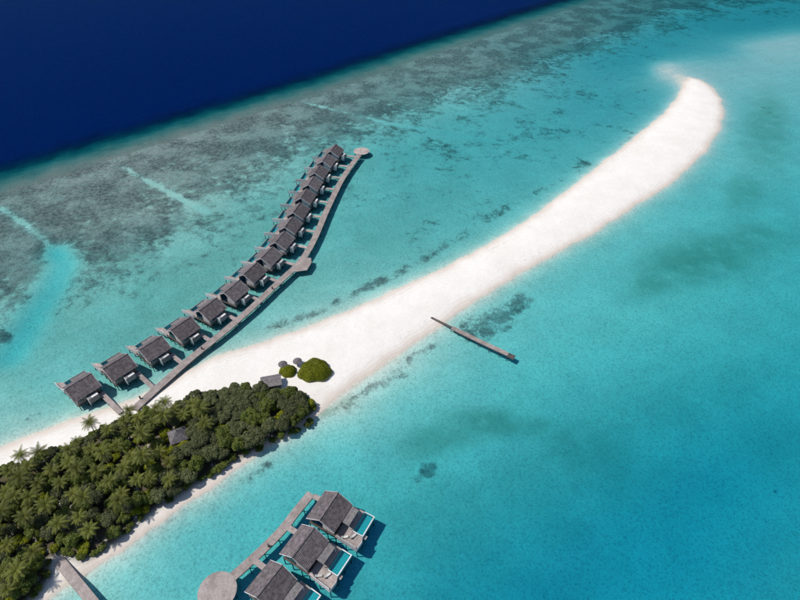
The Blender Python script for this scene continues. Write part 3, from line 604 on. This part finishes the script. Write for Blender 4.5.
for px_, lb in (((-38.8, 144.1), 'round thatched beach parasol beside the big lime-green bush'), ((-44.1, 142.6), 'round thatched beach parasol peeping out behind the small round bush')):
    t_ = thing('thatched_parasol', lb, 'parasol', (px_[0], px_[1], ground_z(*px_)), 0, 'thatched parasols on the beach')
    link('pole', MB().lathe([(.08, -0.3), (.07, 2.3)], 8).mesh('pole', 'beam'), t_)
    link('thatch', MB().lathe([(1.75, 1.95), (1.72, 2.05), (1.2, 2.35), (.6, 2.65), (.1, 2.85)], 20).mesh('thatch', 'thatch'), t_)

# ------------------------------------------------------------------ vegetation
def quad_mesh(name, Vq, tint, mat):
    """Vq: (n,4,3) leaf quads"""
    n = len(Vq); me = bpy.data.meshes.new(name)
    me.vertices.add(4 * n); me.vertices.foreach_set('co', Vq.reshape(-1).astype('f'))
    me.loops.add(4 * n); me.loops.foreach_set('vertex_index', np.arange(4 * n, dtype='i'))
    me.polygons.add(n); me.polygons.foreach_set('loop_start', np.arange(0, 4 * n, 4, dtype='i')); me.update(calc_edges=True)
    at = me.attributes.new('tint', 'FLOAT', 'POINT'); at.data.foreach_set('value', np.repeat(tint, 4).astype('f'))
    me.materials.append(M[mat]); return me
def unit(a): return a / np.maximum(np.linalg.norm(a, axis=-1, keepdims=True), 1e-9)
def leaf_quads(C, N, size, r):
    n = len(C); rv = r.normal(size=(n, 3)); T = unit(np.cross(N, rv)); B = np.cross(N, T)
    s = size * r.uniform(0.6, 1.3, (n, 1)); w = s * r.uniform(0.4, 0.65, (n, 1))
    return np.stack([C - T * s, C - B * w + T * s * 0.1, C + T * s, C + B * w + T * s * 0.1], 1)
def crown(seed, mat, Rx, Rz, base, n, leaf, lobes=11, flat=1.0):
    r = np.random.default_rng(seed)
    L = []
    for i in range(lobes):
        a = 2.4 * i + r.uniform(-.4, .4); q = math.sqrt((i + 0.3) / lobes) * Rx * 0.68
        zc = base + Rz * (1 - 0.55 * (q / Rx) ** 2) * r.uniform(0.55, 0.8)
        L.append((q * math.cos(a), q * math.sin(a), zc, Rx * r.uniform(.30, .44), Rz * r.uniform(.26, .40) * flat))
    L = np.array(L); k = r.integers(0, lobes, n * 2)
    d = unit(r.normal(size=(n * 2, 3))); d[:, 2] = np.where(d[:, 2] < -0.35, -d[:, 2], d[:, 2])
    rad = r.uniform(0.72, 1.05, (n * 2, 1))
    C = L[k, :3] + d * np.stack([L[k, 3], L[k, 3], L[k, 4]], 1) * rad
    # drop leaves buried inside other lobes
    keep = np.ones(len(C), bool)
    for x, y, z_, a, h in L:
        q = ((C[:, 0] - x) / a) ** 2 + ((C[:, 1] - y) / a) ** 2 + ((C[:, 2] - z_) / h) ** 2
        keep &= q > 0.42
    C = C[keep][:n]; d = d[keep][:n]; k = k[keep][:n]
    lt = r.uniform(0.0, 0.35, lobes)[k]
    N = unit(d * 0.7 + np.array([0, 0, 0.45]) + r.normal(size=C.shape) * 0.45)
    return quad_mesh('crown', leaf_quads(C, N, leaf, r), np.clip(lt + r.uniform(0, 0.65, len(C)), 0, 1), mat)
def trunk(seed, h, r0, lean=0.1, forks=3, spread=1.2):
    r = random.Random(seed); b = MB()
    def limb(p, q, ra, rb, n=6):
        o = len(b.v); d = (Vector(q) - Vector(p)).normalized(); u = d.orthogonal().normalized(); w = d.cross(u)
        for c, rr in ((p, ra), (q, rb)):
            for k in range(n): a = 2 * math.pi * k / n; v = Vector(c) + (u * math.cos(a) + w * math.sin(a)) * rr; b.v.append(tuple(v))
        for k in range(n): k2 = (k + 1) % n; b.f.append((o + k, o + k2, o + n + k2, o + n + k))
    top = (r.uniform(-lean, lean) * h, r.uniform(-lean, lean) * h, h * 0.55)
    limb((0, 0, -0.4), top, r0, r0 * 0.7)
    for i in range(forks):
        a = 2 * math.pi * (i + r.random() * .5) / forks; limb(top, (top[0] + spread * math.cos(a), top[1] + spread * math.sin(a), h * r.uniform(.8, .95)), r0 * .6, r0 * .25)
    return b.mesh('trunk', 'beam')
def palm_crown(seed, nf, Lf):
    r = np.random.default_rng(seed); Q = []; Tn = []
    for i in range(nf):
        az = i * 2.39996 + r.uniform(-.2, .2); el = 1.15 - 1.35 * (i / nf) + r.uniform(-.12, .12); L = Lf * r.uniform(.85, 1.1)
        droop = r.uniform(1.0, 1.5); n = 11; pts = []; p = np.array([0., 0., 0.]); e = el
        for k in range(n + 1):
            pts.append(p.copy()); st = L / n; p = p + st * np.array([math.cos(az) * math.cos(e), math.sin(az) * math.cos(e), math.sin(e)]); e -= droop / n
        pts = np.array(pts); side = np.array([-math.sin(az), math.cos(az), 0]); tin = r.uniform(0, .5)
        for k in range(n):
            t_ = k / n; w = 0.72 * math.sin(math.pi * min(1, 0.14 + 0.86 * t_) ** 0.8) * (1 - 0.35 * t_) + 0.12
            a, c = pts[k], pts[k + 1]; d = unit((c - a)[None])[0]
            for sg in (-1, 1):
                tip = a + side * sg * w + d * 0.55 * w - np.array([0, 0, 0.38 * w])
                for h_ in (0.0, 0.5):
                    o = (c - a) * h_; Q.append([a + o, a + o + (c - a) * 0.34, tip + o + (c - a) * 0.10, tip + o - (c - a) * 0.02]); Tn.append(np.clip(tin + r.uniform(0, .5), 0, 1))
            u = np.array([0, 0, .05]); Q.append([a - side * .05, c - side * .04, c + side * .04 + u * 0, a + side * .05]); Tn.append(0.9)
    return quad_mesh('crown', np.array(Q), np.array(Tn), 'leaf_palm')
def palm_trunk(seed, h):
    r = random.Random(seed); b = MB(); n = 7; m_ = 8; lx, ly = r.uniform(-.9, .9), r.uniform(-.9, .9)
    for i in range(m_):
        t_ = i / (m_ - 1); rad = 0.2 - 0.08 * t_ + (0.08 if i == 0 else 0)
        for k in range(n): a = 2 * math.pi * k / n; b.v.append((lx * t_ ** 1.8 + rad * math.cos(a), ly * t_ ** 1.8 + rad * math.sin(a), -0.4 + (h + 0.4) * t_))
    for i in range(m_ - 1):
        for k in range(n): k2 = (k + 1) % n; b.f.append((i * n + k, i * n + k2, (i + 1) * n + k2, (i + 1) * n + k))
    return b.mesh('trunk', 'beam'), (lx, ly, h)

TREES = {
 'dull': [(crown(100 + i, 'leaf_dull', 2.9, 3.4, 1.2, 2600, .30), trunk(i, 4.2, .2)) for i in range(5)],
 'green': [(crown(200 + i, 'leaf_green', 2.7, 3.6, 1.3, 2400, .32), trunk(20 + i, 4.4, .2)) for i in range(4)],
 'lime': [(crown(300 + i, 'leaf_lime', 2.2, 2.4, .5, 1700, .27), trunk(40 + i, 2.6, .13)) for i in range(3)],
 'shrub': [(crown(400 + i, 'leaf_green', 1.6, 1.7, .0, 1100, .24, 8), trunk(60 + i, 1.6, .09)) for i in range(3)]}
PALMS = [(palm_crown(500 + i, 22, 3.5),) + palm_trunk(80 + i, 6.9 + 0.55 * i) for i in range(4)]
def plant_tree(kind, x, y, label, group, sc=1.0, cat='tree', name=None):
    k = random.randrange(len(TREES[kind])); cm, tm = TREES[kind][k]
    o = thing(name or {'dull': 'broadleaf_tree', 'green': 'broadleaf_tree', 'lime': 'leafy_bush', 'shrub': 'shrub'}[kind], label, cat, (x, y, ground_z(x, y)), random.uniform(0, 6.28), group)
    o.scale = (sc * random.uniform(.92, 1.08), sc * random.uniform(.92, 1.08), sc * random.uniform(.85, 1.12))
    link('trunk', tm, o); link('crown', cm, o); return o
def plant_palm(x, y, label, group, sc=1.0):
    cm, tm, top = PALMS[random.randrange(len(PALMS))]
    o = thing('palm_tree', label, 'palm', (x, y, ground_z(x, y)), random.uniform(0, 6.28), group)
    o.scale = (sc, sc, sc * random.uniform(.85, 1.12))
    link('trunk', tm, o); c = link('crown', cm, o, top, random.uniform(0, 6.28)); return o

def inside(x, y, poly=FOREST): return float(seg_dist(np.array([[x, y]]), poly, True)[0])
HUT = (-73.5, 110.1); PATH = [(-101.8,74.1), (-96.1,70.4)]
def blocked(x, y, r):
    if math.dist((x, y), HUT) < 2.3 + r: return True
    vx, vy = x - HUT[0], y - HUT[1]
    if abs(vx) < 4.0 and -7.0 < vy < 0 and r > 1.7: return True                  # only low growth in front of the hut
    return float(abs(seg_dist(np.array([[x, y]]), PATH, False)[0])) < 0.8 + r * 0.35
placed = []
def try_place(x, y, r, gap=0.62):
    for a, b_, c in placed:
        if math.dist((x, y), (a, b_)) < gap * (r + c): return False
    placed.append((x, y, r)); return True
# palms seen singly first: crown position in the wood
PALM_SPOTS = [(-107.5,96.1), (-114.3,96.8), (-98.4,94.4), (-97.3,87.7), (-102.4,82.3), (-113.0,84.8), (-108.8,90.0), (-81.6,83.9), (-108.4,71.9), (-101.3,110.9), (-91.8,118.2), (-83.4,119.5), (-80.4,120.8), (-67.5,117.1), (-72.9,115.8), (-89.9,103.3), (-84.6,99.3), (-83.4,106.7), (-92.7,100.0), (-92.7,94.0), (-79.0,97.5), (-102.5,91.3), (-113.9,91.3), (-120.0,94.7), (-94.5,109.4), (-89.9,110.2), (-82.5,112.6), (-78.1,114.2), (-98.6,103.7), (-104.1,101.8), (-106.7,78.7), (-96.0,77.2), (-91.3,84.8), (-79.6,91.3), (-75.0,92.0), (-75.7,101.8), (-64.5,112.1), (-86.7,114.1), (-87.8,90.6), (-113.7,80.2), (-122.4,88.0), (-117.8,75.7)]
LAND = [('pier landing', (-96.9, 70.9)), ('pyramid-roofed hut', (-74.2, 111.1)), ('beach end of the long boardwalk', (-93.9, 122.8)), ('grey beach hut', (-47.3, 135.1)), ('eastern tip of the wood', (-30.5, 123.7)),
        ('palm shadows on the south beach', (-74.6, 89.3)), ('left picture edge', (-123.2, 89.3)), ('pale beach in the north-west', (-117.0, 105.3))]
NTH = ['nearest', 'second nearest', 'third nearest', 'fourth nearest', 'fifth nearest', 'sixth nearest', 'seventh nearest', 'eighth nearest', 'ninth nearest', 'tenth nearest', 'eleventh nearest', 'twelfth nearest', 'thirteenth nearest', 'fourteenth nearest', 'fifteenth nearest', 'sixteenth nearest', 'seventeenth nearest', 'eighteenth nearest', 'nineteenth nearest', 'twentieth nearest'] + [f'{a}-{b} nearest' for a in ('twenty', 'thirty', 'forty') for b in ('first', 'second', 'third', 'fourth', 'fifth', 'sixth', 'seventh', 'eighth', 'ninth')]
growth = []                                    # (kind, x, y, scale)
for i, (x, y) in enumerate(PALM_SPOTS):
    if inside(x, y) < (0.3 if i in (10, 11, 12) else 2.2) or blocked(x, y, 0.3): continue
    placed.append((x, y, 1.0)); growth.append(('palm', x, y, random.uniform(.78, 1.12)))
for _ in range(4000):                          # more palms scattered through the western part
    x, y = random.uniform(-135, -70), random.uniform(60, 130)
    if sum(g_[0] == 'palm' for g_ in growth) >= 78: break
    if inside(x, y) < 2.2 or blocked(x, y, 0.5) or min(math.dist((x, y), p_[:2]) for p_ in placed) < 3.6: continue
    placed.append((x, y, 0.8)); growth.append(('palm', x, y, random.uniform(.7, 1.05)))
xs = [p[0] for p in FOREST]; ys = [p[1] for p in FOREST]
cand = [(random.uniform(max(min(xs), -150), max(xs)), random.uniform(max(min(ys), 50), max(ys))) for _ in range(14000)]
dist_in = seg_dist(np.array(cand), FOREST, True)
for (x, y), d in zip(cand, dist_in):
    if d < 0.3: continue
    east = x > -72
    if d < 1.6: kind, r = ('shrub', 1.4)
    elif east: kind, r = random.choices([('dull', 2.7), ('green', 2.5), ('lime', 2.0)], (8, 2, .8))[0]
    else: kind, r = random.choices([('dull', 2.7), ('green', 2.5), ('lime', 2.0)], (2.5, 5, 1.5))[0]
    if blocked(x, y, r): kind, r = 'lime', 1.6
    if blocked(x, y, r) or not try_place(x, y, r, 0.50): continue
    if len(growth) > 480: break
    growth.append((kind, x, y, random.uniform(.85, 1.15) if east else random.uniform(.65, 1.05)))
LOOK = {'dull': 'dull dark green broadleaf tree', 'green': 'mid green broadleaf tree', 'lime': 'yellow-green leafy bush', 'shrub': 'low green shrub', 'palm': 'coconut palm'}
buckets = {}
for g_ in growth:
    k = min(range(len(LAND)), key=lambda j: math.dist(LAND[j][1], g_[1:3])); buckets.setdefault((g_[0], k), []).append(g_)
for (kind, k), lst in buckets.items():
    lst.sort(key=lambda g_: math.dist(LAND[k][1], g_[1:3]))
    for j, (_, x, y, sc) in enumerate(lst):
        lab = f'{LOOK[kind]} {NTH[j]} to the {LAND[k][0]}' if j < len(NTH) else f'{LOOK[kind]} deep in the wood, well away from the {LAND[k][0]}'
        grp = {'palm': 'palms', 'dull': 'dull green trees', 'green': 'mid green trees', 'lime': 'yellow-green bushes', 'shrub': 'edge shrubs'}[kind] + ' of the island wood'
        if kind == 'palm': plant_palm(x, y, lab, grp, sc)
        else: plant_tree(kind, x, y, lab, grp, sc, 'tree' if kind in ('dull', 'green') else 'bush')

def mound(name, label, c, rx, ry, h, n, seed):
    r = np.random.default_rng(seed); o = thing(name, label, 'bush', (c[0], c[1], ground_z(*c)), 0)
    a = r.uniform(0, 6.283, n); u = r.uniform(0, 1, n) ** 0.42
    wob = 1 + 0.07 * np.sin(3 * a + seed) + 0.05 * np.sin(7 * a + 2)
    x = rx * u * np.cos(a) * wob; y = ry * u * np.sin(a) * wob
    lump = 0.16 * np.sin(x * 1.7 + 1) * np.sin(y * 1.9) + 0.1 * np.sin(x * 3.1 + y * 2.3)
    z = (h + lump) * (1 - u ** 3.2) ** 0.6 * r.uniform(.86, 1.03, n) + 0.05
    zl = r.uniform(0, 1, n) < 0.25
    nrm = np.stack([np.cos(a) * u ** 2, np.sin(a) * u ** 2, np.full(n, .55)], 1)
    N = unit(nrm + r.normal(size=(n, 3)) * 0.28)
    link('crown', quad_mesh('crown', leaf_quads(np.stack([x, y, z], 1), N, .21, r), np.clip(0.3 + lump * .5 + r.uniform(-.2, .5, n), 0, 1), 'leaf_lime'), o)
    link('trunk', trunk(seed, 2.0, .25, .05, 5, rx * .5), o)
mound('round_bush', 'large round lime-green bush alone on the white sand', (-31.9, 140.5), 6.2, 5.4, 3.9, 15000, 3)
mound('round_bush', 'small round lime-green bush beside the beach hut', (-42.0, 140.2), 3.2, 2.7, 2.3, 6000, 5)
